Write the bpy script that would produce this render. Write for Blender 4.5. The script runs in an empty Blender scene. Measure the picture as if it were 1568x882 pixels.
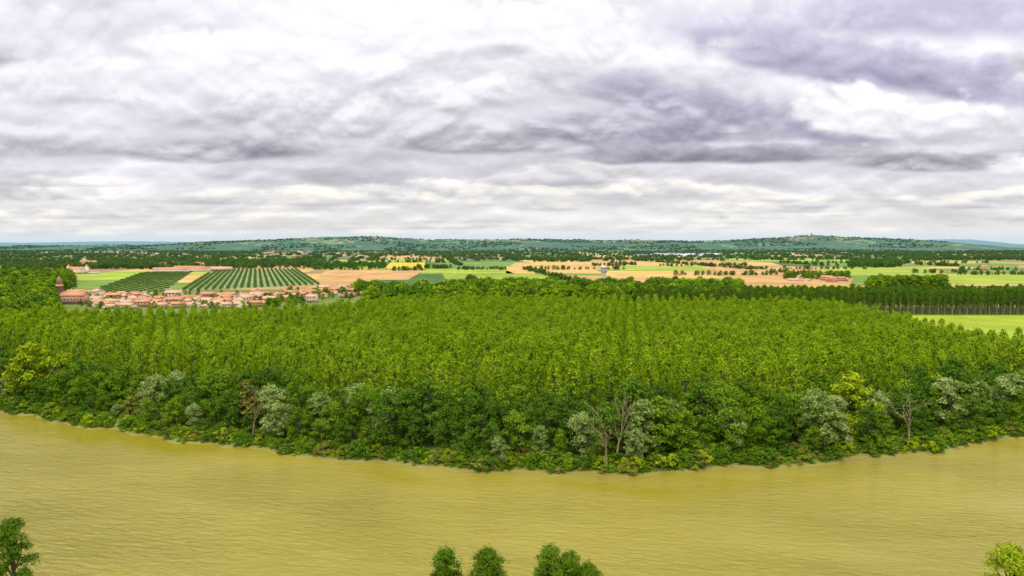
import bpy, math, numpy as np
from mathutils import noise as mn
rng = np.random.default_rng(7)
scene = bpy.context.scene
H = 65.0

# ------------------------------------------------------------------ helpers
def new_mat(name):
    m = bpy.data.materials.new(name); m.use_nodes = True
    nt = m.node_tree; nt.nodes.clear()
    return m, nt
class NT:
    def __init__(s, nt): s.nt = nt
    def n(s, t, **kw):
        nd = s.nt.nodes.new(t)
        for k, v in kw.items(): setattr(nd, k, v)
        return nd
    def put(s, sock, v):
        if v is None: return
        if hasattr(v, 'is_linked') or hasattr(v, 'links'): s.nt.links.new(v, sock)
        else:
            if isinstance(v, (tuple, list)) and len(v) == 3 and sock.type == 'RGBA': v = (*v, 1)
            sock.default_value = v
    def m(s, op, a, b=None, c=None, clamp=False):
        nd = s.n('ShaderNodeMath', operation=op, use_clamp=clamp)
        s.put(nd.inputs[0], a); s.put(nd.inputs[1], b); s.put(nd.inputs[2], c)
        return nd.outputs[0]
    def vm(s, op, a, b=None, c=None, scale=None):
        nd = s.n('ShaderNodeVectorMath', operation=op)
        s.put(nd.inputs[0], a); s.put(nd.inputs[1], b)
        if c is not None: s.put(nd.inputs[2], c)
        if scale is not None: s.put(nd.inputs['Scale'], scale)
        return nd.outputs['Value'] if op in ('LENGTH','DOT_PRODUCT') else nd.outputs[0]
    def mix(s, f, a, b, mode='MIX'):
        nd = s.n('ShaderNodeMix', data_type='RGBA', blend_type=mode)
        s.put(nd.inputs[0], f); s.put(nd.inputs[6], a); s.put(nd.inputs[7], b)
        return nd.outputs[2]
    def noise(s, vec, scale, detail=4, rough=0.55, dist=0.0, dim='3D', out=0):
        nd = s.n('ShaderNodeTexNoise', noise_dimensions=dim)
        s.put(nd.inputs['Vector'], vec); nd.inputs['Scale'].default_value = scale
        nd.inputs['Detail'].default_value = detail; nd.inputs['Roughness'].default_value = rough
        nd.inputs['Distortion'].default_value = dist
        return nd.outputs[out]
    def mr(s, v, a, b, c=0.0, d=1.0, smooth=False):
        nd = s.n('ShaderNodeMapRange', clamp=True)
        if smooth: nd.interpolation_type = 'SMOOTHSTEP'
        s.put(nd.inputs[0], v)
        for i, x in enumerate((a, b, c, d)): nd.inputs[i+1].default_value = x
        return nd.outputs[0]
    def vec(s, x, y, z):
        nd = s.n('ShaderNodeCombineXYZ')
        s.put(nd.inputs[0], x); s.put(nd.inputs[1], y); s.put(nd.inputs[2], z)
        return nd.outputs[0]
    def sep(s, v):
        nd = s.n('ShaderNodeSeparateXYZ'); s.put(nd.inputs[0], v); return nd.outputs
    def pos(s): return s.n('ShaderNodeNewGeometry').outputs['Position']

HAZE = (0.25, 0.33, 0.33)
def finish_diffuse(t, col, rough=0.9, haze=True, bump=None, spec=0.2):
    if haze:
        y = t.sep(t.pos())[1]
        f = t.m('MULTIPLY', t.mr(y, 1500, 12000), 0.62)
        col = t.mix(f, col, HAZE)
    b = t.n('ShaderNodeBsdfPrincipled'); t.put(b.inputs['Base Color'], col)
    b.inputs['Roughness'].default_value = rough
    b.inputs['Specular IOR Level'].default_value = spec
    if bump is not None: t.put(b.inputs['Normal'], bump)
    o = t.n('ShaderNodeOutputMaterial'); t.nt.links.new(b.outputs[0], o.inputs[0])
    return b

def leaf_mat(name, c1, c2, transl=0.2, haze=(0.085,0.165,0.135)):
    m, nt = new_mat(name); t = NT(nt)
    oi = t.n('ShaderNodeObjectInfo').outputs['Random']
    g = t.n('ShaderNodeNewGeometry')
    col = t.mix(oi, c1, c2)
    isl = t.mr(g.outputs['Random Per Island'], 0, 1, 0.65, 1.35)
    col = t.vm('SCALE', col, scale=isl)
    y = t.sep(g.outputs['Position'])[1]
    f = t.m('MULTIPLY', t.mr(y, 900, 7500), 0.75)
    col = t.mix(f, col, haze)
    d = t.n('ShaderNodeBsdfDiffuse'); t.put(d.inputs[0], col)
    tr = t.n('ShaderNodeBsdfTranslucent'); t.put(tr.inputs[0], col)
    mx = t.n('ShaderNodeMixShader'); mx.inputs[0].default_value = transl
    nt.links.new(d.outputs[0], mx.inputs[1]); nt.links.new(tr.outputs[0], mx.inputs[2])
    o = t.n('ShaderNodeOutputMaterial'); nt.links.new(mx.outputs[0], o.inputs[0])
    return m

def plain_mat(name, c, c2=None, scale=1.0, rough=0.85, haze=True):
    m, nt = new_mat(name); t = NT(nt)
    if c2 is None: c2 = tuple(x*0.7 for x in c)
    oi = t.n('ShaderNodeObjectInfo').outputs['Random']
    f = t.m('MULTIPLY_ADD', t.noise(t.pos(), scale, 3), 0.7, t.m('MULTIPLY', oi, 0.4))
    col = t.mix(t.m('SUBTRACT', f, 0.1, clamp=True), c, c2)
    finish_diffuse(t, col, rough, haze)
    return m

def mesh_obj(name, V, Q, mats, midx=None, smooth=False, link=True):
    V = np.asarray(V, dtype=np.float32); Q = np.asarray(Q, dtype=np.int32)
    me = bpy.data.meshes.new(name)
    me.vertices.add(len(V)); me.vertices.foreach_set('co', V.ravel())
    me.loops.add(Q.size); me.loops.foreach_set('vertex_index', Q.ravel())
    me.polygons.add(len(Q)); me.polygons.foreach_set('loop_start', np.arange(0, Q.size, 4, dtype=np.int32))
    me.polygons.foreach_set('loop_total', np.full(len(Q), 4, dtype=np.int32))
    for m in mats: me.materials.append(m)
    if midx is not None: me.polygons.foreach_set('material_index', np.asarray(midx, dtype=np.int32))
    if smooth: me.polygons.foreach_set('use_smooth', np.ones(len(Q), dtype=bool))
    me.update(calc_edges=True); me.validate()
    ob = bpy.data.objects.new(name, me)
    if link: scene.collection.objects.link(ob)
    return ob

class Geo:
    def __init__(s): s.V=[]; s.Q=[]; s.M=[]; s.n=0
    def add(s, V, Q, m):
        V=np.asarray(V,float); Q=np.asarray(Q,int)
        s.V.append(V); s.Q.append(Q+s.n); s.M.append(np.full(len(Q), m)); s.n+=len(V)
    def obj(s, name, mats, **kw):
        return mesh_obj(name, np.vstack(s.V), np.vstack(s.Q), mats, np.concatenate(s.M), **kw)
    def tube(s, P, R, m=0, k=6):
        P=np.asarray(P,float); V=[]
        for i,p in enumerate(P):
            d = P[min(i+1,len(P)-1)]-P[max(i-1,0)]; d/= np.linalg.norm(d)+1e-9
            a = np.cross(d,[0.3,1,0.1]); a/=np.linalg.norm(a)+1e-9; b=np.cross(d,a)
            for j in range(k):
                an=2*math.pi*j/k; V.append(p+R[i]*(a*math.cos(an)+b*math.sin(an)))
        Q=[(i*k+j,i*k+(j+1)%k,(i+1)*k+(j+1)%k,(i+1)*k+j) for i in range(len(P)-1) for j in range(k)]
        s.add(V,Q,m)
    def leaves(s, C, size, m=1, N=None, wild=0.45):
        n=len(C)
        if N is None: N=np.zeros((n,3))
        N=N+rng.normal(size=(n,3))*wild+1e-6; N/=np.linalg.norm(N,axis=1)[:,None]
        r=rng.normal(size=(n,3)); a=np.cross(N,r); a/=np.linalg.norm(a,axis=1)[:,None]; b=np.cross(N,a)
        sz=(size*rng.uniform(0.6,1.3,n))[:,None]*0.5
        a=a*sz; b=b*sz*0.8
        V=np.stack([C-a, C-b, C+a, C+b],1).reshape(-1,3)
        s.add(V, np.arange(4*n).reshape(n,4), m)
    def box(s, x0,x1,y0,y1,z0,z1,m):
        V=[(x0,y0,z0),(x1,y0,z0),(x1,y1,z0),(x0,y1,z0),(x0,y0,z1),(x1,y0,z1),(x1,y1,z1),(x0,y1,z1)]
        s.add(V,[(0,3,2,1),(4,5,6,7),(0,1,5,4),(1,2,6,5),(2,3,7,6),(3,0,4,7)],m)
    def lathe(s, prof, k, m, c=(0,0), rot=0.0):
        V=[]
        for r,z in prof:
            for j in range(k):
                an=2*math.pi*j/k+rot; V.append((c[0]+r*math.cos(an),c[1]+r*math.sin(an),z))
        Q=[(i*k+j,i*k+(j+1)%k,(i+1)*k+(j+1)%k,(i+1)*k+j) for i in range(len(prof)-1) for j in range(k)]
        s.add(V,Q,m)
def unit(v): return v/(np.linalg.norm(v,axis=-1,keepdims=True)+1e-9)

# ------------------------------------------------------------------ materials
bark = plain_mat('bark', (0.10,0.08,0.055), (0.05,0.04,0.03), 2.0)
bark_pale = plain_mat('pale_bark', (0.32,0.26,0.15), (0.20,0.16,0.09), 2.0)
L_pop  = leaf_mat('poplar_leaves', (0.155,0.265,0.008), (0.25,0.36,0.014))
L_pop2 = leaf_mat('poplar_leaves_dark', (0.065,0.135,0.012), (0.10,0.18,0.014))  # darker green foliage of the windbreak poplars
L_dark = leaf_mat('alder_leaves', (0.060,0.135,0.012), (0.10,0.19,0.016))
L_mid  = leaf_mat('ash_leaves', (0.10,0.195,0.010), (0.15,0.25,0.014))
L_grey = leaf_mat('willow_leaves', (0.19,0.27,0.06), (0.29,0.36,0.11))
L_yel  = leaf_mat('acacia_leaves', (0.24,0.33,0.010), (0.32,0.40,0.018))
L_brown= leaf_mat('dry_leaves', (0.22,0.19,0.03), (0.23,0.24,0.04))
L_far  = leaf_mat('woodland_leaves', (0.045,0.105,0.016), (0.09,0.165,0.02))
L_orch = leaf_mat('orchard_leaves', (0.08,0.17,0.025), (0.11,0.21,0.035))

# ------------------------------------------------------------------ trees
UP=np.array([0,0,1.0])
def poplar(name, h=24, R=3.0, base=0.16, nclump=115, nleaf=17, lsize=0.52, mats=None, csz=0.52):
    g=Geo(); lean=rng.normal(0,0.25,2)
    P=[(lean[0]*t*t,lean[1]*t*t,h*0.93*t) for t in np.linspace(0,1,8)]
    g.tube(P,[0.28*(1-t)**0.8+0.03 for t in np.linspace(0,1,8)],0)
    t=rng.random(nclump)**0.72; ang=rng.random(nclump)*2*math.pi
    lob=1+0.14*np.sin(3*ang+rng.random()*6)+0.09*np.sin(5*ang+t*9)
    env=np.clip(1-np.abs((t-0.40)/np.where(t<.40,.48,.61))**2.2,0,1)**0.6
    r=R*env*lob
    q=0.66+0.34*np.sqrt(rng.random(nclump))
    z=h*(base+(0.985-base)*t)-csz*.7
    C=np.stack([np.cos(ang)*r*q,np.sin(ang)*r*q,z],1)
    for i in range(0,nclump,5):
        g.tube([(0,0,max(1.5,C[i,2]-2.5)),C[i]*[.6,.6,1]-[0,0,.6],C[i]],[0.09,0.05,0.02],0,4)
    cs=csz*rng.uniform(0.6,1.4,nclump)
    L=[];Nn=[]
    for c,s_ in zip(C,cs):
        d=rng.normal(size=(nleaf,3)); L.append(c+d*[0.6*s_,0.6*s_,0.9*s_])
        out=unit(c*[1,1,0]+[0,0,1e-3]); Nn.append(unit(unit(d)*.5+out*.9+UP*.6))
    g.leaves(np.vstack(L),lsize,1,np.vstack(Nn))
    return g.obj(name,mats,link=False)

def broad(name, h=18, R=5.5, base=0.22, nl=12, lobe=2.4, ncl=20, nleaf=14, lsize=0.55, mats=None, lean=0.8, bush=False, flat=.85):
    g=Geo()
    top=np.array([rng.normal(0,lean),rng.normal(0,lean),h*0.82])
    if not bush:
        g.tube([(0,0,-0.5),(top[0]*.2,top[1]*.2,h*.25),(top[0]*.5,top[1]*.5,h*.5),top],[0.02*h,0.016*h,0.011*h,0.04],0,7)
    L=[];Nn=[]
    for i in range(nl):
        t=(i+0.5)/nl; zz=h*(base+(0.97-base)*t)-lobe*0.6
        env=R*math.sin(math.pi*min(max(0.18+t*0.80,0),1))**0.6
        an=i*2.399+rng.normal(0,.5); rr=env*rng.uniform(0.35,0.85)
        if i==nl-1: rr*=0.3
        c=np.array([math.cos(an)*rr+top[0]*t,math.sin(an)*rr+top[1]*t,max(zz,lobe*.5)])
        z0=max(0.4,c[2]-3.0-rng.random()*2)
        g.tube([(top[0]*t*.6,top[1]*t*.6,z0),(c[0]*.55,c[1]*.55,(z0+c[2])/2+.2),c],[0.007*h,0.005*h,0.03],0,5)
        lr=lobe*rng.uniform(0.65,1.2)
        for j in range(ncl):
            d=rng.normal(size=3); d/=np.linalg.norm(d); d[2]=abs(d[2])*1.0-0.35
            cc=c+d*lr*rng.uniform(0.65,1.1)*[1,1,flat]
            s_=rng.uniform(0.28,0.55)*lobe/2.4*1.05
            if cc[2]<0.2: continue
            e=rng.normal(size=(nleaf,3)); L.append(cc+e*[s_,s_,s_*0.75]); Nn.append(unit(unit(e)*.5+d*.8+UP*.45))
    g.leaves(np.vstack(L),lsize,1,np.vstack(Nn))
    return g.obj(name,mats,link=False)

def dead(name,h=13):
    g=Geo()
    def br(p,d,l,r,lev):
        pts=[p]; rs=[r]; q=np.array(p,float); dd=np.array(d,float)
        for i in range(4):
            dd=dd+rng.normal(0,.10,3); dd/=np.linalg.norm(dd); q=q+dd*l/4; pts.append(q.copy()); rs.append(max(0.05,r*(1-(i+1)/5)))
            if lev<2 and (i>0 or lev):
                for _ in range(2):
                    nd=dd+rng.normal(0,.5,3)+[0,0,.25]; nd/=np.linalg.norm(nd)
                    br(q.copy(),nd,l*rng.uniform(.3,.6),rs[-1]*.65,lev+1)
        g.tube(pts,rs,0,5)
    br((0,0,-.3),(0,0,1),h*.8,0.38,0)
    return g.obj(name,[bark_pale],link=False)

def far_clump(name, h=13, R=6, mats=None):
    g=Geo()
    g.tube([(0,0,-.5),(0,0,h*.6)],[.4,.2],0,4)
    L=[];Nn=[]
    for i in range(9):
        t=i/8; an=i*2.4; rr=R*(0.6 if i<8 else 0.1)*math.sin(math.pi*(.25+.6*t))**.6
        c=np.array([math.cos(an)*rr,math.sin(an)*rr,h*(.18+.62*t)])
        d=unit(rng.normal(size=(34,3)))
        L.append(c+d*R*.42*rng.uniform(.6,1.1,(34,1))); Nn.append(unit(d+UP*.5))
    L=np.vstack(L); Nn=np.vstack(Nn); k=L[:,2]>.3
    g.leaves(L[k],1.6,1,Nn[k])
    return g.obj(name,mats,link=False)

def collection(name, obs):
    c=bpy.data.collections.new(name)
    for o in obs: c.objects.link(o)
    return c

def scatter(name, P, S, coll, nvar, spin=True):
    P=np.asarray(P,float); n=len(P)
    if n==0: return
    me=bpy.data.meshes.new(name); me.vertices.add(n); me.vertices.foreach_set('co',P.astype(np.float32).ravel())
    S=np.asarray(S,float)
    if S.ndim==1: S=np.stack([S,S,S],1)
    a=me.attributes.new('scl','FLOAT_VECTOR','POINT'); a.data.foreach_set('vector',S.astype(np.float32).ravel())
    rot=np.zeros((n,3),np.float32); rot[:,2]=rng.random(n)*6.283 if spin else .3
    a=me.attributes.new('rot','FLOAT_VECTOR','POINT'); a.data.foreach_set('vector',rot.ravel())
    a=me.attributes.new('idx','INT','POINT'); a.data.foreach_set('value',rng.integers(0,nvar,n).astype(np.int32))
    ob=bpy.data.objects.new(name,me); scene.collection.objects.link(ob)
    ng=bpy.data.node_groups.new(name+'_instancer','GeometryNodeTree')
    ng.interface.new_socket('Geometry',in_out='INPUT',socket_type='NodeSocketGeometry')
    ng.interface.new_socket('Geometry',in_out='OUTPUT',socket_type='NodeSocketGeometry')
    N=ng.nodes.new; gi=N('NodeGroupInput'); go=N('NodeGroupOutput'); iop=N('GeometryNodeInstanceOnPoints')
    ci=N('GeometryNodeCollectionInfo'); ci.inputs['Collection'].default_value=coll
    ci.inputs['Separate Children'].default_value=True; ci.inputs['Reset Children'].default_value=True
    def na(nm,dt):
        x=N('GeometryNodeInputNamedAttribute'); x.data_type=dt; x.inputs['Name'].default_value=nm
        return [o for o in x.outputs if o.enabled and o.name=='Attribute'][0]
    lk=ng.links.new
    lk(gi.outputs[0],iop.inputs['Points']); lk(ci.outputs[0],iop.inputs['Instance'])
    iop.inputs['Pick Instance'].default_value=True
    lk(na('idx','INT'),iop.inputs['Instance Index']); lk(na('rot','FLOAT_VECTOR'),iop.inputs['Rotation']); lk(na('scl','FLOAT_VECTOR'),iop.inputs['Scale'])
    lk(iop.outputs[0],go.inputs[0])
    md=ob.modifiers.new('instances','NODES'); md.node_group=ng
    return ob

def inpoly(P,poly):
    x,y=P[:,0],P[:,1]; r=np.zeros(len(P),bool); n=len(poly)
    for i in range(n):
        x1,y1=poly[i]; x2,y2=poly[(i+1)%n]
        c=((y1>y)!=(y2>y))&(x<(x2-x1)*(y-y1)/((y2-y1) if y2!=y1 else 1e-9)+x1); r^=c
    return r

# ------------------------------------------------------------------ terrain
FB=np.array([(-3000,1500),(-700,760),(-480,560),(-330,400),(-240,313),(-192,275),(-127,244),(-77,224),(-34,210),(12,201.6),(39,203),(78,209),(121,220),(166,238),(215,265),(300,320),(420,400),(600,500),(900,640),(3000,1500)],float)
def far_bank(x):
    base=np.interp(x,FB[:,0],FB[:,1])
    return base+1.6*np.sin(x*0.13)+1.2*np.sin(x*0.31+1)+0.7*np.sin(x*.9)
def near_bank(x):
    return 118+np.maximum(0,np.abs(x)-120)*0.42+1.5*np.sin(x*.07)
def height(x,y):
    yb=far_bank(x); yn=near_bank(x)
    s_far=y-yb; s_near=yn-y
    z_far=np.where(s_far>0,np.minimum(2.0,0.05+s_far*0.28),np.maximum(-3,s_far*0.25))
    z_near=np.where(s_near>0,np.minimum(1.6,0.05+s_near*0.3),np.maximum(-3,s_near*0.25))
    z=np.where(y>(yb+yn)/2,z_far,z_near)
    cl=1.6+61.4*np.clip(1-y/70,0,1)**1.3
    z=np.where(y<75,np.maximum(z,cl),z)
    return z
def gax(a,b,step,end,ratio):
    l=list(np.arange(a,b+.1,step)); v=b; st=step
    while v<end: st*=ratio; v+=st; l.append(v)
    return l
ys=gax(-150,700,3.5,45000,1.06); xp=gax(0,500,4,45000,1.07); xs=[-v for v in xp[:0:-1]]+xp
X,Y=np.meshgrid(xs,ys); Z=height(X,Y)
bump=np.array([mn.noise((x*.06,y*.06,0)) for x,y in zip(X[Y<700].ravel(),Y[Y<700].ravel())])
Zf=Z.copy(); Zf[Y<700]+=bump*0.5*np.clip(np.abs(Z[Y<700])/1.5,0,1); Zf[Y>=620]=2.0
nx,ny=len(xs),len(ys)
I=np.arange(nx*ny).reshape(ny,nx)
Q=np.stack([I[:-1,:-1],I[:-1,1:],I[1:,1:],I[1:,:-1]],-1).reshape(-1,4)
m,nt=new_mat('grassland'); t=NT(nt)
p=t.pos(); n1=t.noise(p,0.01,4); n2=t.noise(p,0.4,4)
c=t.mix(t.mr(n1,.35,.65),(0.07,0.12,0.018),(0.14,0.19,0.025))
c=t.mix(t.m('MULTIPLY',n2,0.4),c,(0.20,0.20,0.05))
sp=t.sep(p)
mud=t.mr(t.m('ADD',sp[2],t.m('MULTIPLY',t.m('SUBTRACT',n2,.5),.8)),0.15,0.7)
c=t.mix(mud,(0.22,0.19,0.05),c)
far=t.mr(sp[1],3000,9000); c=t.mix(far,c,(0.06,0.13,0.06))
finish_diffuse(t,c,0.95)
mesh_obj('ground_terrain',np.stack([X.ravel(),Y.ravel(),Zf.ravel()],1),Q,[m],smooth=True)

# ------------------------------------------------------------------ river
m,nt=new_mat('muddy_river_water'); t=NT(nt)
p=t.pos(); s=t.sep(p)
big=t.noise(t.vec(t.m('MULTIPLY',s[0],.6),s[1],0),0.018,3,.5,.6)
col=t.mix(t.mr(big,.35,.65),(0.225,0.188,0.014),(0.275,0.232,0.026))
b=t.n('ShaderNodeBsdfPrincipled'); t.put(b.inputs['Base Color'],col); b.inputs['Roughness'].default_value=0.06
b.inputs['IOR'].default_value=1.5
w1=t.noise(t.vec(t.m('MULTIPLY',s[0],.38),t.m('ADD',s[1],t.m('MULTIPLY',s[0],.22)),0),.7,5,.66,.4)
w2=t.noise(t.vec(t.m('MULTIPLY',s[0],.3),s[1],3),0.2,2,.5)
calm=t.mr(t.noise(t.vec(t.m('MULTIPLY',s[0],.4),t.m('ADD',s[1],t.m('MULTIPLY',s[0],.3)),9),0.022,3,.55),.36,.62,.15,1.3)
bm=t.n('ShaderNodeBump'); bm.inputs['Distance'].default_value=1.7
t.put(bm.inputs['Strength'],t.m('MULTIPLY',calm,0.75)); t.put(bm.inputs['Height'],t.m('ADD',w1,t.m('MULTIPLY',w2,.6)))
nt.links.new(bm.outputs[0],b.inputs['Normal'])
o=t.n('ShaderNodeOutputMaterial'); nt.links.new(b.outputs[0],o.inputs[0])
mesh_obj('river',[(-3000,60,0),(3000,60,0),(3000,1600,0),(-3000,1600,0)],[(0,1,2,3)],[m])

# ------------------------------------------------------------------ prototypes
pops=[poplar('poplar',h=24,R=rng.uniform(2.7,3.2),mats=[bark,L_pop]) for _ in range(7)]
C_pop=collection('poplar_prototypes',pops)
C_pop2=collection('poplar_dark_prototypes',[poplar('mature_poplar',h=22,R=2.9,base=.35,mats=[bark_pale,L_pop2]) for _ in range(4)])
C_far=collection('woodland_prototypes',[far_clump('woodland_tree',R=rng.uniform(5,6.8),mats=[bark,L_far]) for _ in range(5)])
C_mid=collection('copse_prototypes',[broad('copse_tree',h=16,R=5.8,nl=11,lobe=2.8,ncl=16,nleaf=9,lsize=.95,mats=[bark,mm]) for mm in (L_mid,L_dark,L_mid,L_dark,L_pop)])
C_und=collection('undergrowth_prototypes',[broad('bush',h=3.2,R=2.3,base=0,nl=7,lobe=1.1,ncl=12,nleaf=8,lsize=.42,mats=[bark,mm],bush=True) for mm in (L_mid,L_dark,L_yel,L_mid,L_brown,L_dark)])

# ------------------------------------------------------------------ poplar plantation
def grid(poly,dx,dy,ang,jit):
    P=np.array(poly); c=P.mean(0); R=np.ptp(P,axis=0).max()
    u=np.arange(-R,R,dx); v=np.arange(-R,R,dy); U,Vv=np.meshgrid(u,v); U=U+(np.arange(len(v))%2)[:,None]*dx*.5
    ca,sa=math.cos(ang),math.sin(ang)
    G=np.stack([c[0]+U.ravel()*ca-Vv.ravel()*sa, c[1]+U.ravel()*sa+Vv.ravel()*ca],1)
    G=G[inpoly(G,poly)]; G+=rng.normal(0,jit,G.shape)
    return G
xs_b=np.linspace(-330,232,60)
front=[(x,float(far_bank(np.array(x)))+33) for x in xs_b]
plant=front+[(238,560),(60,590),(-95,600),(-135,500),(-250,480),(-360,480)]
G=grid(plant,6.5,10.5,math.radians(8),0.4)
def dist_line(G,a,b):
    a=np.array(a,float); b=np.array(b,float); d=b-a; t_=np.clip(((G-a)@d)/(d@d),0,1); return np.linalg.norm(G-(a+t_[:,None]*d),axis=1)
d1=dist_line(G,(-170,300),(-120,460)); d2=np.minimum(dist_line(G,(-260,345),(-60,340)),dist_line(G,(-60,340),(236,322)))
keep=(d1>6)&(d2>6)&(rng.random(len(G))>0.012)
G=G[keep]
back=(G[:,1]>338)
hs=np.where(back,rng.normal(0.92,.045,len(G)),rng.normal(1.03,.05,len(G)))
hs=hs*(1+0.04*np.sin(G[:,0]*.03)*np.cos(G[:,1]*.025))
S=np.stack([hs*rng.uniform(.94,1.15,len(G)),hs*rng.uniform(.94,1.15,len(G)),hs],1)
scatter('poplar_plantation',np.c_[G,np.full(len(G),1.7)],S,C_pop,7)
G=grid([(245,636),(700,640),(720,705),(300,720),(120,700),(110,640)],6.5,8,0.0,.5)
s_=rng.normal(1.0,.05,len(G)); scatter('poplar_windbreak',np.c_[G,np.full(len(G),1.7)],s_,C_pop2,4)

# ------------------------------------------------------------------ bank trees (each its own object)
def place(name,me,x,y,s,sz=None,z=None):
    ob=bpy.data.objects.new(name,me); scene.collection.objects.link(ob)
    if z is None: z=float(height(np.array(x,float),np.array(y,float)))-0.1
    ob.location=(x,y,z); ob.rotation_euler=(0,0,rng.random()*6.28); ob.scale=(s,s,sz or s)
    return ob
alders=[broad('m',h=18,R=rng.uniform(4.3,5.5),nl=15,lobe=2.3,mats=[bark,L_dark]) for _ in range(4)]
ashes=[broad('m',h=17,R=rng.uniform(4.5,6),nl=14,lobe=2.4,mats=[bark,L_mid]) for _ in range(4)]
willows=[broad('m',h=16,R=rng.uniform(4,5),nl=15,lobe=2.1,ncl=22,mats=[bark,L_grey],lean=1.5) for _ in range(3)]
acac=[broad('m',h=14,R=5,nl=14,lobe=2.0,mats=[bark,L_yel]) for _ in range(2)]
dryt=[broad('m',h=12,R=3.6,nl=12,lobe=1.9,ncl=16,mats=[bark,L_brown]) for _ in range(2)]
deads=[dead('m',13) for _ in range(3)]
kinds=[('alder_tree',alders,18),('ash_tree',ashes,17),('willow_tree',willows,16),('acacia_tree',acac,14),('withered_tree',dryt,12)]
def pick(ws): 
    i=rng.choice(5,p=ws); nm,l,h=kinds[i]; return nm,l[rng.integers(len(l))].data,h
def bank_row(off,joff,step,hm,hv,ws,x0=-300,x1=270):
    x=x0
    while x<x1:
        y=float(far_bank(np.array(x)))+off+rng.uniform(-joff,joff)
        nm,me,h=pick(ws); tgt=max(5,rng.normal(hm,hv))*(1.0 if x>-110 else .86)
        s=tgt/h; place(nm,me,x,y,s*rng.uniform(.95,1.15),s)
        x+=step*rng.uniform(.7,1.3)*(.85 if abs(x)>120 else 1)
bank_row(26,3,6.0,18.0,2.2,[.52,.40,.04,.03,.01])
bank_row(17,3,6.4,16.5,2.8,[.52,.36,.07,.03,.02])
bank_row(9,2.2,7.2,12,3.6,[.45,.36,.08,.06,.05])
for px_,dy,h in [(-84,6,15),(-43,9,15),(27,3,15),(30,7,16),(125,5,14)]:
    place('dead_tree',deads[rng.integers(3)].data,px_,float(far_bank(np.array(px_)))+dy,h/13)
for px_,dy,h in [(-76,9,18),(-60,15,16),(-40,12,18),(38,10,19),(45,14,17),(68,10,15),(95,8,20),(101,7,17),(-3,4,9),(148,12,19),(160,13,17)]:
    place('willow_tree',willows[rng.integers(3)].data,px_,float(far_bank(np.array(px_)))+dy,h/16)
place('acacia_tree',acac[0].data,-196,292,1.75,1.75)
place('acacia_tree',acac[1].data,-185,300,1.3,1.4)
n=2300; x=rng.uniform(-310,300,n); off=1.0+np.abs(rng.normal(0,5,n)); y=far_bank(x)+off
P=np.c_[x,y,height(x,y)-.1]; sc=rng.uniform(.35,.9,n)*np.where(off<3,.6,1.25)
scatter('riverbank_undergrowth',P,np.c_[sc*1.2,sc*1.2,sc],C_und,6)

# ------------------------------------------------------------------ foreground trees on the near bank
L_near=leaf_mat('near_poplar_leaves',(0.085,0.165,0.010),(0.12,0.21,0.014))
for (x,y,top,w) in [(-10.0,108,18.9,2.6),(-3.8,108,19.0,3.6),(5.7,108,19.7,3.2),(8.8,108,18.3,2.2),(12.0,107,17.0,3.2),(-78.3,112,22.0,3.4)]:
    z=1.4; o=broad('poplar_tree',h=(top-z)*1.04,R=w,base=.15,nl=34,lobe=1.4,ncl=34,nleaf=18,lsize=.25,mats=[bark,L_near],lean=.3,flat=1.1)
    scene.collection.objects.link(o); o.location=(x,y,z)
o=broad('walnut_tree',h=20.2,R=5.8,nl=34,lobe=1.7,ncl=34,nleaf=20,lsize=.28,mats=[bark,L_yel],lean=.3); scene.collection.objects.link(o); o.location=(73.5,105,1.3)

# ------------------------------------------------------------------ fields
def B(px,d): return ((px-784)/1120*d,d)      # compass bearing + distance -> map position
fm,nt=new_mat('crop_field'); t=NT(nt)
at=t.n('ShaderNodeAttribute',attribute_name='crop'); p=t.pos()
k=t.mr(t.noise(p,0.012,4),.3,.7,.76,1.2)
k2=t.mr(t.noise(t.vec(t.sep(p)[0],t.m('MULTIPLY',t.sep(p)[1],.06),0),0.12,2),.3,.7,.86,1.12)
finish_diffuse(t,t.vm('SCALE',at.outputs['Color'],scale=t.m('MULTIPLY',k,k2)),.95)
def fields(name,quads,cols,z):
    V=[];Qd=[]
    for i,q in enumerate(quads):
        V+=[(x,y,z) for x,y in q]; Qd.append([4*i+j for j in range(4)])
    ob=mesh_obj(name,V,Qd,[fm])
    a=ob.data.attributes.new('crop','FLOAT_COLOR','FACE')
    a.data.foreach_set('color',np.array([(*c,1) for c in cols],np.float32).ravel())
    return ob
WHEAT=(.48,.305,.095); TAN=(.42,.245,.095); GR=(.12,.20,.028); BG=(.24,.31,.028); YEL=(.50,.38,.02); DG=(.06,.12,.022); BR=(.29,.18,.09)
cells=[]
def split(x0,x1,y0,y1):
    w,h=x1-x0,y1-y0; lim=150+y0*.045
    if w<lim*1.5 and h<lim*2.2 or (w*h<lim*lim*2 and rng.random()<.3): cells.append((x0,x1,y0,y1)); return
    if (w*1.3>h): m_=x0+w*rng.uniform(.35,.65); split(x0,m_,y0,y1); split(m_,x1,y0,y1)
    else: m_=y0+h*rng.uniform(.35,.65); split(x0,x1,y0,m_); split(x0,x1,m_,y1)
split(-5500,5500,1000,6000)
ca,sa=math.cos(.12),math.sin(.12)
rot=lambda x,y:(x*ca-(y-1000)*sa, 1000+x*sa*.3+(y-1000)*ca)
pal=[WHEAT,TAN,GR,BG,DG,BR,YEL]; pw=np.array([.21,.15,.26,.16,.14,.06,.02])
quads=[];cols=[];HT=[]
block=[B(60,900),B(500,900),B(470,1750),B(60,1750)]
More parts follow.
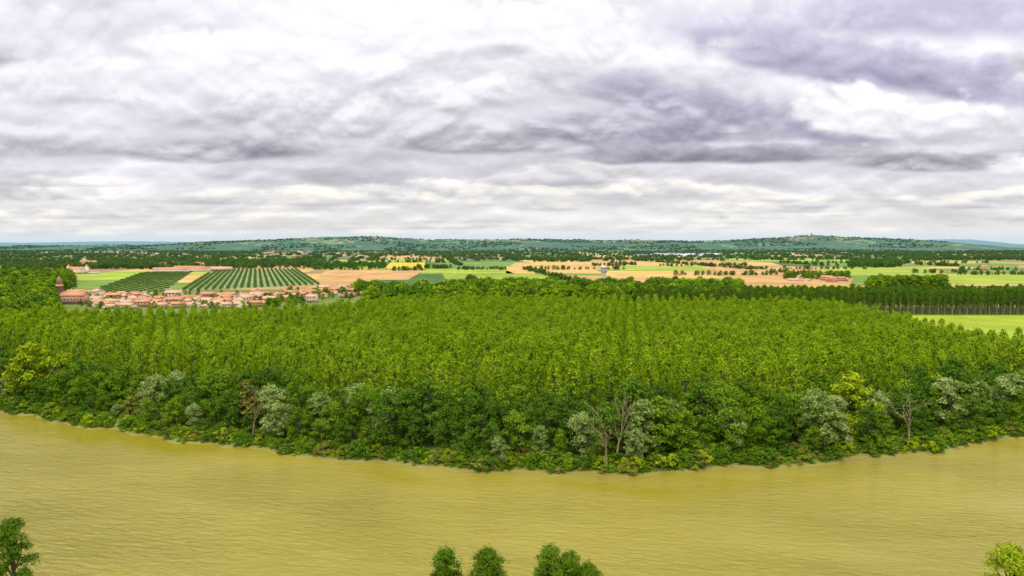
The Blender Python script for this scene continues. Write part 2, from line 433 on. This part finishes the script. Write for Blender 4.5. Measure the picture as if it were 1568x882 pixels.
for (x0,x1,y0,y1) in cells:
    quads.append([rot(x0,y0),rot(x1,y0),rot(x1,y1),rot(x0,y1)])
    cols.append(tuple(np.array(pal[rng.choice(7,p=pw/pw.sum())])*rng.uniform(.85,1.1)))
    for (a,b_) in (((x0,y0),(x1,y0)),((x0,y0),(x0,y1))):
        pr=.18 if y0<1700 else (.38 if y0<2600 else .65)
        if rng.random()<pr:
            L_=math.dist(a,b_); n=int(L_/7)
            tt=rng.random(n)**rng.uniform(.6,1.6); q=np.stack([a[0]+(b_[0]-a[0])*tt+rng.normal(0,5,n),a[1]+(b_[1]-a[1])*tt+rng.normal(0,5,n)],1)
            HT.append(np.array([rot(*v) for v in q]))
fields('farm_fields',quads,cols,2.05)
ex=[([B(480,1230),B(625,1250),B(650,1680),B(500,1700)],TAN),
 ([B(588,1780),B(655,1780),B(650,2350),B(598,2350)],YEL),
 ([B(640,1500),B(790,1480),B(770,1760),B(655,1770)],BG),
 ([B(660,1800),B(770,1780),B(765,2250),B(670,2300)],GR),
 ([B(775,1500),B(925,1500),B(900,1950),B(775,1950)],WHEAT),
 ([B(925,1300),B(1120,1290),B(1060,1650),B(925,1650)],WHEAT),
 ([B(950,1660),B(1090,1660),B(1070,2000),B(950,2000)],BG),
 ([B(1120,1130),B(1300,1150),B(1240,1960),B(1090,1960)],TAN),
 ([B(780,2000),B(1200,2000),B(1180,2350),B(790,2350)],WHEAT),
 ([B(1300,1400),B(1440,1400),B(1420,1900),B(1290,1900)],BG),
 ([B(1300,1080),B(1440,1090),B(1440,1380),B(1310,1380)],GR),
 ([B(1430,1120),B(1750,1130),B(1700,1480),B(1440,1450)],BG),
 ([B(1430,1070),B(1750,1075),B(1750,1115),B(1430,1115)],WHEAT),
 ([B(1450,1500),B(1750,1520),B(1700,1800),B(1430,1800)],GR),
 ([B(70,1230),B(112,1230),B(118,1500),B(75,1500)],YEL),
 ([B(520,2360),B(700,2400),B(690,2800),B(520,2800)],BG),
 ([B(1100,2500),B(1400,2500),B(1400,3000),B(1100,3000)],BG),
 ([B(850,3000),B(1000,3000),B(1000,3500),B(860,3500)],WHEAT),
 ([(246,300),(900,560),(900,632),(246,632)],(.26,.33,.016)),
 ]
fields('crop_parcels',[e[0] for e in ex],[e[1] for e in ex],2.35)
orch1=[(-540,925),(-452,945),(-715,1640),(-790,1560)]
orch2=[(-436,950),(-285,1100),(-505,1730),(-700,1730)]
fields('orchard_ground',[orch1,orch2],[(.17,.205,.055),(.21,.245,.10)],2.2)
g=Geo()
L_=rng.normal(size=(80,3))*[.9,1.9,.7]+[0,0,1.8]; g.leaves(L_,1.0,1,np.tile(UP,(80,1))*.6); g.tube([(0,0,0),(0,0,2)],[.12,.08],0,4)
C_orch=collection('orchard_prototypes',[g.obj('orchard_tree',[bark,L_orch],link=False)])
PO=[];SO=[]
for poly,slope,sp_,sc_ in ((orch1,-.18,14,.5),(orch2,-.35,9.5,1.0)):
    for x0 in np.arange(-1400,600,sp_):
        yy=np.arange(900,1760,4.2*(.6 if sc_<1 else 1)); xx=x0+slope*(yy-900); q=np.c_[xx,yy]
        q=q[inpoly(q,poly)]; PO.append(q); SO.append(np.tile([[1.0 if sc_==1 else .9,1.0 if sc_==1 else .9,sc_]],(len(q),1)))
PO=np.vstack(PO); SO=np.vstack(SO)*rng.uniform(.75,1.2,(len(PO),1)); kk=rng.random(len(PO))>.05; PO=PO[kk]; SO=SO[kk]
scatter('orchard_rows',np.c_[PO,np.full(len(PO),2.1)],SO,C_orch,1,spin=False)
nm_=plain_mat('hail_net',(.44,.48,.42),(.32,.37,.30),.05)
g=Geo()
for x0 in np.arange(-1200,600,19.0):
    yy=np.arange(900,1760,26.0); xx=x0+4.7-.35*(yy-900)
    for i in range(len(yy)-1):
        if inpoly(np.array([[xx[i],yy[i]]]),orch2)[0] and rng.random()<.5:
            g.add([(xx[i]-.4,yy[i],3.6),(xx[i]+.4,yy[i],3.6),(xx[i+1]+.4,yy[i+1],3.6),(xx[i+1]-.4,yy[i+1],3.6)],[(0,1,2,3)],0)
            g.tube([(xx[i],yy[i],2),(xx[i],yy[i],3.6)],[.1,.1],0,4)
g.obj('orchard_netting',[nm_])

# ------------------------------------------------------------------ tree masses in the plain
def mass(px1,px2,d1,d2,n):
    d=rng.uniform(d1,d2,n); px=rng.uniform(px1,px2,n); return np.c_[(px-784)/1120*d,d]
near=[ (mass(-60,78,520,740,240),1.25),(mass(568,712,640,760,150),1.55),(mass(705,935,680,900,330),1.35),(mass(930,1135,660,880,320),1.4),
 (mass(1130,1300,720,800,110),1.1),(mass(1332,1448,960,1010,60),1.25),(mass(1200,1300,1230,1330,55),.9),(mass(-40,110,900,1400,330),1.1),(mass(0,80,750,900,90),1.0),
 (mass(440,560,800,960,40),.5),(mass(120,450,690,900,110),.45),(mass(400,470,700,830,24),.6),(mass(540,575,880,960,24),1.0),(mass(-30,560,488,550,330),.68)]
P=np.vstack([a for a,_ in near]); S=np.concatenate([np.full(len(a),s)*rng.uniform(.75,1.15,len(a)) for a,s in near])
scatter('mixed_woodland',np.c_[P,np.full(len(P),1.8)],S,C_mid,5)
farm=[(mass(110,240,1560,2000,200),1.1),(mass(150,300,1750,2600,260),1.3),(mass(290,500,1780,2500,400),1.15),(mass(490,590,1780,2100,110),1.1),
 (mass(640,690,1780,1850,30),.9),(mass(700,780,1690,1760,30),.7),(mass(815,905,2400,2900,140),1.2),(mass(600,650,1640,1700,20),.8),(mass(905,960,1980,2040,24),.8),(mass(1005,1060,1960,2010,16),.7),
 (mass(1300,1380,1850,2300,160),1.3),(mass(1080,1150,1990,2060,24),.8),(mass(1380,1600,2600,3200,240),1.1),(mass(1180,1240,1500,1560,20),.7),(mass(1400,1480,1500,1560,16),.8),
 (mass(0,120,1500,2600,360),1.1)]
P=np.vstack([a for a,_ in farm]+HT); S=np.concatenate([np.full(len(a),s)*rng.uniform(.7,1.15,len(a)) for a,s in farm]+[rng.uniform(.35,.95,len(a)) for a in HT])
xt,dd=P[:,0]/P[:,1],P[:,1]
ok=(np.abs(xt)<.95)&~inpoly(P,block)
S=S*np.where(dd>2600,1.15,1.0)
scatter('hedgerow_trees',np.c_[P[ok],np.full(ok.sum(),1.8)],S[ok],C_far,5)
n=8500; d=2500+3900*rng.random(n)**.8; px=rng.uniform(-250,1850,n); P=np.c_[(px-784)/1120*d,d]
nv=np.array([mn.noise((a*.0016,b*.003,5)) for a,b in P]); P=P[nv>-.05]
scatter('distant_woods',np.c_[P,np.full(len(P),1.6)],np.stack([rng.uniform(1.2,2.4,len(P))]*2+[rng.uniform(.7,1.15,len(P))],1),C_far,5)

# ------------------------------------------------------------------ hills
hm_,nt=new_mat('hill_woods_and_fields'); t=NT(nt); p=t.pos()
f1=t.noise(p,0.0035,5,.65); c=t.mix(t.mr(f1,.45,.55),(0.045,0.095,0.035),(0.09,0.155,0.045))
vo=t.n('ShaderNodeTexVoronoi'); t.put(vo.inputs['Vector'],t.vec(t.sep(p)[0],t.m('MULTIPLY',t.sep(p)[1],.5),0)); vo.inputs['Scale'].default_value=.0045
vr=t.sep(vo.outputs['Color'])
c=t.mix(t.mr(vr[0],.76,.78),c,(.19,.26,.07)); c=t.mix(t.mr(vr[1],.90,.92),c,(.32,.28,.12))
c=t.mix(t.mr(t.noise(p,.010,4,.7),.45,.51),c,(0.042,0.088,0.04))
c=t.mix(.34,c,(.12,.20,.22)); y_=t.sep(p)[1]; c=t.mix(t.mr(y_,8500,11000,0,.85),c,(.15,.25,.31))  # distance haze painted into the hill colour, bluer on the far range
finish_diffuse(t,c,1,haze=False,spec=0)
def hills(name,prof,D,y0,y1,x0,x1,step,rough):
    pr=np.array(prof,float); tx=(pr[:,0]-784)/1120
    hx=np.arange(x0,x1,step); hy=np.linspace(y0,y1,46); X,Y=np.meshgrid(hx,hy)
    ridge=np.interp(X/D,tx,pr[:,1],left=0,right=0); Hh=65+(372-ridge)*D/1120
    Hh=np.where(ridge==0,2,Hh)
    s=np.where(Y<D,(Y-y0)/(D-y0),(y1-Y)/(y1-D)); s=np.clip(s,0,1); s=s*s*(3-2*s)
    nz=np.array([mn.fractal((a*.0011,b*.0013,2),.8,2.2,5) for a,b in zip(X.ravel(),Y.ravel())]).reshape(X.shape)
    nf=np.array([mn.noise((a*.02,b*.02,7)) for a,b in zip(X.ravel(),Y.ravel())]).reshape(X.shape)
    Z=1.0+(Hh-2)*s*(1+.22*nz*(1-s*.8))+rough*nf*np.clip(s*3,0,1)-1.5*(s<=0)
    nx=len(hx); ny=len(hy); I=np.arange(nx*ny).reshape(ny,nx)
    Q=np.stack([I[:-1,:-1],I[:-1,1:],I[1:,1:],I[1:,:-1]],-1).reshape(-1,4)
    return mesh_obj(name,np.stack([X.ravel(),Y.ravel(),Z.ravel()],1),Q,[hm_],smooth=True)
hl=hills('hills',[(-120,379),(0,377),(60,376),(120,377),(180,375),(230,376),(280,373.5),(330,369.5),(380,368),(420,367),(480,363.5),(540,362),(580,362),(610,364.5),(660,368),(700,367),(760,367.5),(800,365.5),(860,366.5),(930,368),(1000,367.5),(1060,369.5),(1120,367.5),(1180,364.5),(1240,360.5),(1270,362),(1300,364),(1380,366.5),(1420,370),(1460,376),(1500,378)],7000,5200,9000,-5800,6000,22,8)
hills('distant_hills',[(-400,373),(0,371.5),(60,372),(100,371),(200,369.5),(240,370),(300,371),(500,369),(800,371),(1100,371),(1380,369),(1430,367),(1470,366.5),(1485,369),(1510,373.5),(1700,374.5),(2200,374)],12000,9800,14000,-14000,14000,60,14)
n=6500; d=rng.uniform(5500,7100,n); px=rng.uniform(-50,1450,n); x=(px-784)/1120*d; P=[]
for a,b_ in zip(x,d):
    if mn.noise((a*.002,b_*.003,9))>.0:
        hit,loc,_,_=hl.ray_cast((a,b_,500),(0,0,-1))
        if hit: P.append((a,b_,loc[2]-2))
P=np.array(P); scatter('hillside_woods',P,np.stack([rng.uniform(1.2,2.6,len(P))]*2+[rng.uniform(.5,.9,len(P))],1),C_far,5)

# ------------------------------------------------------------------ buildings
wall=plain_mat('rendered_wall',(.62,.49,.36),(.50,.38,.27),.3)
wallw=plain_mat('white_wall',(.68,.64,.57),(.58,.53,.45),.3)
brick=plain_mat('pink_brick',(.48,.27,.18),(.39,.21,.14),.5)
roof=plain_mat('terracotta_roof',(.56,.26,.13),(.38,.175,.095),.25)
roof2=plain_mat('faded_tile_roof',(.60,.37,.23),(.44,.27,.175),.25)
glass=plain_mat('window_dark',(.10,.09,.09),(.06,.06,.06),1,rough=.3)
conc=plain_mat('concrete',(.60,.56,.48),(.50,.46,.39),.3)
ghm=plain_mat('greenhouse_roof',(.62,.68,.70),(.52,.59,.64),.02,rough=.4)
def gable(g,x0,x1,y0,y1,z0,eave,ridge,mw,mr_,ov=.5,windows=True):
    g.box(x0,x1,y0,y1,z0,eave,mw); ym=(y0+y1)/2
    g.add([(x0,y0,eave),(x0,y1,eave),(x0,ym,ridge-.1),(x0,ym,ridge-.1)],[(0,1,2,3)],mw)
    g.add([(x1,y0,eave),(x1,y1,eave),(x1,ym,ridge-.1),(x1,ym,ridge-.1)],[(1,0,3,2)],mw)
    k=(ridge-eave)/((y1-y0)/2); e=eave-ov*k
    for sgn,ya in ((-1,y0-ov),(1,y1+ov)):
        g.add([(x0-ov,ya,e),(x1+ov,ya,e),(x1+ov,ym,ridge),(x0-ov,ym,ridge),(x0-ov,ya,e+.25),(x1+ov,ya,e+.25),(x1+ov,ym,ridge+.25),(x0-ov,ym,ridge+.25)],
              [(0,3,2,1),(4,5,6,7),(0,1,5,4),(1,2,6,5),(2,3,7,6),(3,0,4,7)],mr_)
    if windows:
        fl=max(1,int((eave-z0)//2.9))
        for f in range(fl):
            zc=z0+1.0+f*2.9
            for x in np.arange(x0+1.6,x1-1.2,2.9):
                for ya,s in ((y0,-1),(y1,1)):
                    lo=z0+.05 if (f==0 and abs(x-(x0+4.5))<1) else zc
                    g.box(x-.5,x+.5,min(ya,ya+s*.06),max(ya,ya+s*.06),lo,zc+1.4,3)
def house_mesh(i):
    g=Geo(); w=rng.uniform(9,17); d=rng.uniform(7.5,10); e=rng.choice([3.4,5.9,6.2])
    gable(g,-w/2,w/2,-d/2,d/2,0,e,e+d*.22,0,1)
    if rng.random()<.6:
        w2=rng.uniform(4,7); gable(g,w/2+.01,w/2+w2,-d/2+1,d/2-1.3,0,e-1.2,e+.4,0,2)
    g.box(-w/4,-w/4+.8,.6,1.3,e+.5,e+d*.22+1.1,0)
    return g.obj('village_house',[[wall,wallw,brick,wall][i%4],[roof,roof2][i%2],roof2,glass],link=False)
HM=[house_mesh(i) for i in range(12)]
def house(x,y,s=1,r=None,name='village_house',z=1.98):
    ob=bpy.data.objects.new(name,HM[rng.integers(12)].data); scene.collection.objects.link(ob)
    ob.location=(x,y,z); ob.rotation_euler=(0,0,r if r is not None else rng.choice([.2,-.3,.25,.9,1.8])+rng.normal(0,.2)); ob.scale=(s,s,s*rng.uniform(.75,1.1))
placed=[]
def try_house(px,d,gap=12,s=1.0):
    x,y=(px-784)/1120*d,d
    if all(math.hypot(x-a,y-b)>gap for a,b in placed): placed.append((x,y)); house(x,y,s*rng.uniform(.75,1.25))
for _ in range(420): try_house(rng.uniform(138,400),rng.uniform(700,815),15)
for _ in range(80): try_house(rng.uniform(90,230),rng.uniform(780,880),15)
for _ in range(110): try_house(rng.uniform(385,480),rng.uniform(770,900),17)
for _ in range(60): try_house(rng.uniform(470,570),rng.uniform(840,1000),19)
for _ in range(30): try_house(rng.uniform(1215,1290),rng.uniform(1180,1260),24)
for _ in range(24): try_house(rng.uniform(1500,1600),rng.uniform(1650,1850),25,1.2)
for _ in range(36): try_house(rng.uniform(400,560),rng.uniform(3300,4400),45,1.6)
for _ in range(18): try_house(rng.uniform(0,1600),rng.uniform(2400,4600),90,1.4)
for _ in range(24): try_house(rng.uniform(240,330),rng.uniform(1850,2100),25,1.3)
for _ in range(26):
    px=rng.choice([rng.uniform(1200,1300),rng.uniform(1180,1320),rng.uniform(720,790),rng.uniform(420,560),rng.uniform(860,1000)])
    d=rng.uniform(6300,6950); x=(px-784)/1120*d
    hit,loc,_,_=hl.ray_cast((x,d,500),(0,0,-1))
    if hit: house(x,d,1.6,z=loc[2]-1)
g=Geo(); gable(g,4.6,40,-8,8,0,13,18,0,1); g.lathe([(4.5,0),(4.5,26),(4.8,26),(.05,40)],4,0,rot=math.pi/4)
o=g.obj('hilltop_church',[brick,roof,roof2,glass]); x,y=B(1241,6980)
hit,loc,_,_=hl.ray_cast((x,y,500),(0,0,-1)); o.location=(x,y,(loc[2] if hit else 130)-8)
g=Geo()
gable(g,2.8,24,-5,5,0,8,11.5,0,1)
g.lathe([(3.2,0),(3.2,16),(3.5,16),(3.5,16.5),(2.8,16.5),(2.8,19),(3.0,19),(0.05,25.5)],8,0,rot=math.pi/8)
for k in range(8):
    an=k*math.pi/4; ux,uy=-math.sin(an)*.5,math.cos(an)*.5; c1=2.99
    g.add([(math.cos(an)*c1-ux,math.sin(an)*c1-uy,10),(math.cos(an)*c1+ux,math.sin(an)*c1+uy,10),(math.cos(an)*c1+ux,math.sin(an)*c1+uy,14),(math.cos(an)*c1-ux,math.sin(an)*c1-uy,14)],[(0,1,2,3)],3)
o=g.obj('brick_church',[brick,roof,roof2,glass]); o.location=(-468,755,1.98); o.scale=(1.15,1.15,1.15)
g=Geo(); gable(g,-16,16,-6,6,0,10,14.5,0,1)
for cx in (-18.6,18.6):
    g.box(cx-2.6,cx+2.6,-3,3,0,14,0); g.lathe([(4.2,14),(0.05,20)],4,1,c=(cx,0),rot=math.pi/4)
    for z in (3,7,10.5): g.box(cx-.5,cx+.5,-3.06,-3,z,z+1.6,3)
gable(g,24,44,-4,4,0,5,7.3,0,1)
o=g.obj('chateau',[wallw,roof,roof2,glass]); o.location=(-885,1490,1.98)
for i,(px,d,l,r) in enumerate([(262,1590,75,.05),(300,1620,60,-.05),(335,1640,60,.05),(290,1700,70,0)]):
    g=Geo(); gable(g,-l/2,l/2,-9,9,0,5.5,10,0,1)
    o=g.obj('farm_shed',[wallw if i!=2 else brick,roof if i!=2 else roof2,roof2,glass]); x,y=B(px,d); o.location=(x,y,1.98); o.rotation_euler=(0,0,r)
g=Geo()
g.lathe([(3.3,0),(2.9,4),(2.7,24),(3.0,25),(4.0,27.0),(4.2,27.4),(4.2,32.2),(4.4,32.3),(4.4,32.7),(3.9,33),(1.0,34),(.02,34.1)],28,0)
for k in range(12):
    an=k*math.pi/6; g.tube([(math.cos(an)*4.2,math.sin(an)*4.2,27.2),(math.cos(an)*4.3,math.sin(an)*4.3,32.3)],[.16,.16],0,4)
g.box(-.5,.5,-3.45,-3.0,0,2.2,1)
o=g.obj('water_tower',[conc,glass]); x,y=B(925,925); o.location=(x,y,1.98)
for px,d in [(1030,3550),(1052,3900)]:
    g=Geo()
    for k in range(14): gable(g,-12+k*24-168,12+k*24-168,-60,60,0,5,9,0,0,0.0,False)
    o=g.obj('greenhouse',[ghm,ghm,ghm,glass]); x,y=B(px,d); o.location=(x,y,1.98)

# ------------------------------------------------------------------ sky backdrop
def build_sky(scene):
    r=np.random.default_rng(21)
    perm=r.permutation(256); perm=np.concatenate([perm,perm]); ga=r.random(256)*6.2832; GX,GY=np.cos(ga).astype(np.float32),np.sin(ga).astype(np.float32)
    def perlin(x,y):
        xi=np.floor(x).astype(np.int32); yi=np.floor(y).astype(np.int32); xf=(x-xi).astype(np.float32); yf=(y-yi).astype(np.float32)
        xi&=255; yi&=255
        f=lambda t:t*t*t*(t*(t*6-15)+10)
        uu,vv=f(xf),f(yf)
        def g(ix,iy,dx,dy):
            h=perm[perm[ix&255]+(iy&255)]; return GX[h]*dx+GY[h]*dy
        a=g(xi,yi,xf,yf); b=g(xi+1,yi,xf-1,yf); c=g(xi,yi+1,xf,yf-1); d=g(xi+1,yi+1,xf-1,yf-1)
        return (a+(b-a)*uu)*(1-vv)+(c+(d-c)*uu)*vv
    def fbm(x,y,o=6,rough=.5,billow=False):
        s=0;a=1;n=0
        for i in range(o):
            p=perlin(x*2**i+17.3*i,y*2**i+9.1*i)*1.4
            s=s+a*(np.sqrt(p*p+.004)*2-.55 if billow else p); n+=a; a*=rough
        return s/n
    NA,NE=1500,540
    az=np.radians(np.linspace(-56,56,NA)); el=np.radians(-1.2+46*np.linspace(0,1,NE)**1.2)
    AZ,EL=np.meshgrid(az,el)
    u=np.tan(AZ).astype(np.float32); v=(np.tan(EL)/np.cos(AZ)).astype(np.float32)
    PX=u*1120+784; PY=372-v*1120; vc=np.maximum(v,0)
    X=PX; Yc=560*np.log(vc+.12)
    wx=fbm(X/300,Yc/300+50,3); wy=fbm(X/300+30,Yc/300,3)
    Xw=X+40*wx; Yw=Yc+40*wy
    F1=fbm(Xw/170,Yw/170,6,.5); Bl=fbm(Xw/125+5,Yw/100+5,6,.5,True); B2=fbm(Xw/45+11,Yw/36+3,5,.5,True)
    soft=fbm(X/340+9,Yc/240+2,4)
    edge=.55*F1+.55*Bl+.15*B2
    def relief(f,k): 
        g=f-np.roll(f,-k,axis=0); g[-k:]=0; return g
    rel=np.clip(relief(Bl,8)*.6+relief(F1,10)*.5+relief(B2,4)*.13,-.4,.4)
    gp=[-900,-200,0,120,200,270,320,350,366,372]
    G=np.array([(225,225,236),(238,238,247),(243,243,251),(237,236,246),(225,223,234),(221,219,227),(228,227,227),(232,231,230),(214,227,236),(204,223,236)],float)
    col=np.stack([np.interp(PY,gp,G[:,i]) for i in range(3)],-1)
    fade=np.clip(vc/.05,0,1)[...,None]
    col+=(soft[...,None]*34+rel[...,None]*40+F1[...,None]*14)*fade
    pxc=PX[0]
    def cloud(cx,cy,rx,ry,base,top,alpha=1.0,sf=.38,rag=1.0,tilt=0.0):
        c0,c1=np.searchsorted(pxc,[cx-rx*1.9,cx+rx*1.9])
        if c1-c0<2: return
        rows=np.where((PY[:,c0:c1].min(1)<cy+ry*2.2+abs(tilt)*rx*1.9)&(PY[:,c0:c1].max(1)>cy-ry*2.2-abs(tilt)*rx*1.9))[0]
        if len(rows)<2: return
        sl=(slice(rows[0],rows[-1]+1),slice(c0,c1))
        du=(PX[sl]-cx)/rx; dv=(cy-PY[sl]+tilt*(PX[sl]-cx))/ry
        dvb=np.where(dv<0,dv*1.8,dv)
        e=1-np.sqrt(du*du+dvb*dvb)
        ed=edge[sl]
        m=e+ed*rag*np.where(dv<0,.6,1.15)+.08
        a=np.clip(m/sf,0,1); a=a*a*(3-2*a)*alpha
        s=np.clip(.50+.45*dv+rel[sl]*1.1+ed*.28+.15*soft[sl],0,1)[...,None]
        c=np.array(base,float)*(1-s)+np.array(top,float)*s
        col[sl]=col[sl]*(1-a[...,None])+c*a[...,None]
    for _ in range(16): cloud(r.uniform(-1500,3000),r.uniform(-700,-90),r.uniform(200,420),r.uniform(60,110),(190,188,202),(250,250,253),.7,.6)
    for _ in range(26): cloud(r.choice([r.uniform(-1500,-50),r.uniform(1620,3000)]),r.uniform(-60,270),r.uniform(120,300),r.uniform(30,70),(158,156,168),(236,235,243),.85,.5)
    cloud(200,45,260,50,(214,213,228),(248,248,255),.7,.6)
    cloud(400,105,220,60,(226,225,236),(264,264,266),.85,.45)
    cloud(90,140,190,50,(200,198,211),(250,249,254),.8,.45)
    cloud(1440,30,360,80,(176,174,205),(222,220,243),.9,.7)
    cloud(1130,45,190,50,(184,181,210),(240,238,251),.85,.65)
    cloud(1090,105,190,42,(216,215,231),(264,264,266),.9,.42)
    cloud(860,125,200,52,(198,197,210),(254,254,257),.85,.45)
    cloud(630,150,260,52,(194,193,205),(252,251,256),.85,.45)
    cloud(720,45,330,70,(238,238,246),(268,268,268),.9,.45)
    cloud(1330,115,330,56,(152,150,178),(204,201,228),.92,.55,tilt=.16)
    cloud(1130,180,260,50,(146,144,166),(200,197,219),.9,.55,tilt=.16)
    cloud(470,185,300,55,(178,176,189),(248,247,253),.9,.42)
    cloud(60,225,190,38,(176,174,185),(240,239,246),.85,.4)
    cloud(980,205,250,46,(136,134,154),(214,212,228),.95,.46)
    for _ in range(30): cloud(r.uniform(-900,2500),r.uniform(262,318),r.uniform(80,220),r.uniform(11,26),(190,189,196),(253,250,247),.8,.35)
    cloud(320,232,200,34,(134,132,146),(228,227,236),.92,.42)
    cloud(740,220,160,36,(138,136,151),(236,235,243),.92,.42)
    cloud(1380,190,200,50,(210,209,220),(268,268,268),.92,.38,tilt=.10)
    cloud(1090,240,250,26,(124,122,139),(188,186,201),.9,.5)
    cloud(1430,250,170,28,(134,132,147),(230,229,237),.9,.40)
    cloud(1550,255,60,30,(228,228,234),(266,266,266),.7,.6)
    cloud(830,280,100,14,(172,171,181),(228,226,232),.85,.42)
    for _ in range(130): 
        y=r.uniform(296,360); k=(372-y)/72
        cloud(r.uniform(-900,2500),y,r.uniform(40,150),r.uniform(5,14)*(.3+k),(196,198,206),(258,253,244),.7*min(1,k+.25),.35)
    hz=np.clip(1-vc/.018,0,1)[...,None]*.7
    col=col*(1-hz)+np.array((210,225,234.))*hz
    mid=(col[...,0]+col[...,1])*.5; col[...,2]-=.12*np.clip(col[...,2]-mid,0,99)
    col=col+(col-218)*.06+2
    lin=(np.clip(col,0,262)/255)**2.2
    R=42000.0
    V=np.stack([R*np.sin(AZ)*np.cos(EL),R*np.cos(AZ)*np.cos(EL),65+R*np.sin(EL)],-1).reshape(-1,3).astype(np.float32)
    I=np.arange(NA*NE).reshape(NE,NA); Q=np.stack([I[:-1,:-1],I[1:,:-1],I[1:,1:],I[:-1,1:]],-1).reshape(-1,4).astype(np.int32)
    me=bpy.data.meshes.new('sky'); me.vertices.add(len(V)); me.vertices.foreach_set('co',V.ravel())
    me.loops.add(Q.size); me.loops.foreach_set('vertex_index',Q.ravel()); me.polygons.add(len(Q))
    me.polygons.foreach_set('loop_start',np.arange(0,Q.size,4,dtype=np.int32)); me.polygons.foreach_set('loop_total',np.full(len(Q),4,dtype=np.int32))
    me.update(calc_edges=True)
    a=me.attributes.new('cloud','FLOAT_COLOR','POINT'); a.data.foreach_set('color',np.concatenate([lin.reshape(-1,3),np.ones((NA*NE,1))],1).astype(np.float32).ravel())
    m=bpy.data.materials.new('overcast_sky'); m.use_nodes=True; n=m.node_tree; n.nodes.clear()
    at=n.nodes.new('ShaderNodeAttribute'); at.attribute_name='cloud'; em=n.nodes.new('ShaderNodeEmission'); oo=n.nodes.new('ShaderNodeOutputMaterial')
    n.links.new(at.outputs['Color'],em.inputs[0]); n.links.new(em.outputs[0],oo.inputs[0])
    m.cycles.emission_sampling='NONE'; me.materials.append(m)
    ob=bpy.data.objects.new('sky',me); scene.collection.objects.link(ob)
build_sky(scene)
w=bpy.data.worlds.new("World"); scene.world=w; w.use_nodes=True; nt=w.node_tree; nt.nodes.clear(); t=NT(nt)
sky=t.n('ShaderNodeTexSky',sky_type='NISHITA'); sky.sun_disc=False
sky.sun_elevation=math.radians(55); sky.sun_rotation=math.radians(210)
bg1=t.n('ShaderNodeBackground'); nt.links.new(sky.outputs[0],bg1.inputs[0]); bg1.inputs[1].default_value=.12
D=t.sep(t.n('ShaderNodeTexCoord').outputs['Generated'])
bg2=t.n('ShaderNodeBackground'); bg2.inputs[0].default_value=(1,.98,.96,1); t.put(bg2.inputs[1],t.mr(D[2],0,1,.8,3.1))
mx=t.n('ShaderNodeMixShader'); mx.inputs[0].default_value=.8
nt.links.new(bg1.outputs[0],mx.inputs[1]); nt.links.new(bg2.outputs[0],mx.inputs[2])
o=t.n('ShaderNodeOutputWorld'); nt.links.new(mx.outputs[0],o.inputs[0])

sl=bpy.data.lights.new('sun','SUN'); sl.energy=1.5; sl.angle=math.radians(10); sl.color=(1,.94,.84)
so_=bpy.data.objects.new('sun',sl); scene.collection.objects.link(so_); so_.rotation_euler=(math.radians(35),0,math.radians(-30))

# ------------------------------------------------------------------ camera
cd=bpy.data.cameras.new('camera'); cd.sensor_width=36; cd.lens=25.71; cd.clip_start=.5; cd.clip_end=80000
co=bpy.data.objects.new('camera',cd); scene.collection.objects.link(co); co.location=(0,0,H); co.rotation_euler=(math.radians(90-3.525),0,0)
scene.camera=co
scene.view_settings.view_transform='Standard'; scene.view_settings.look='None'; scene.view_settings.exposure=0
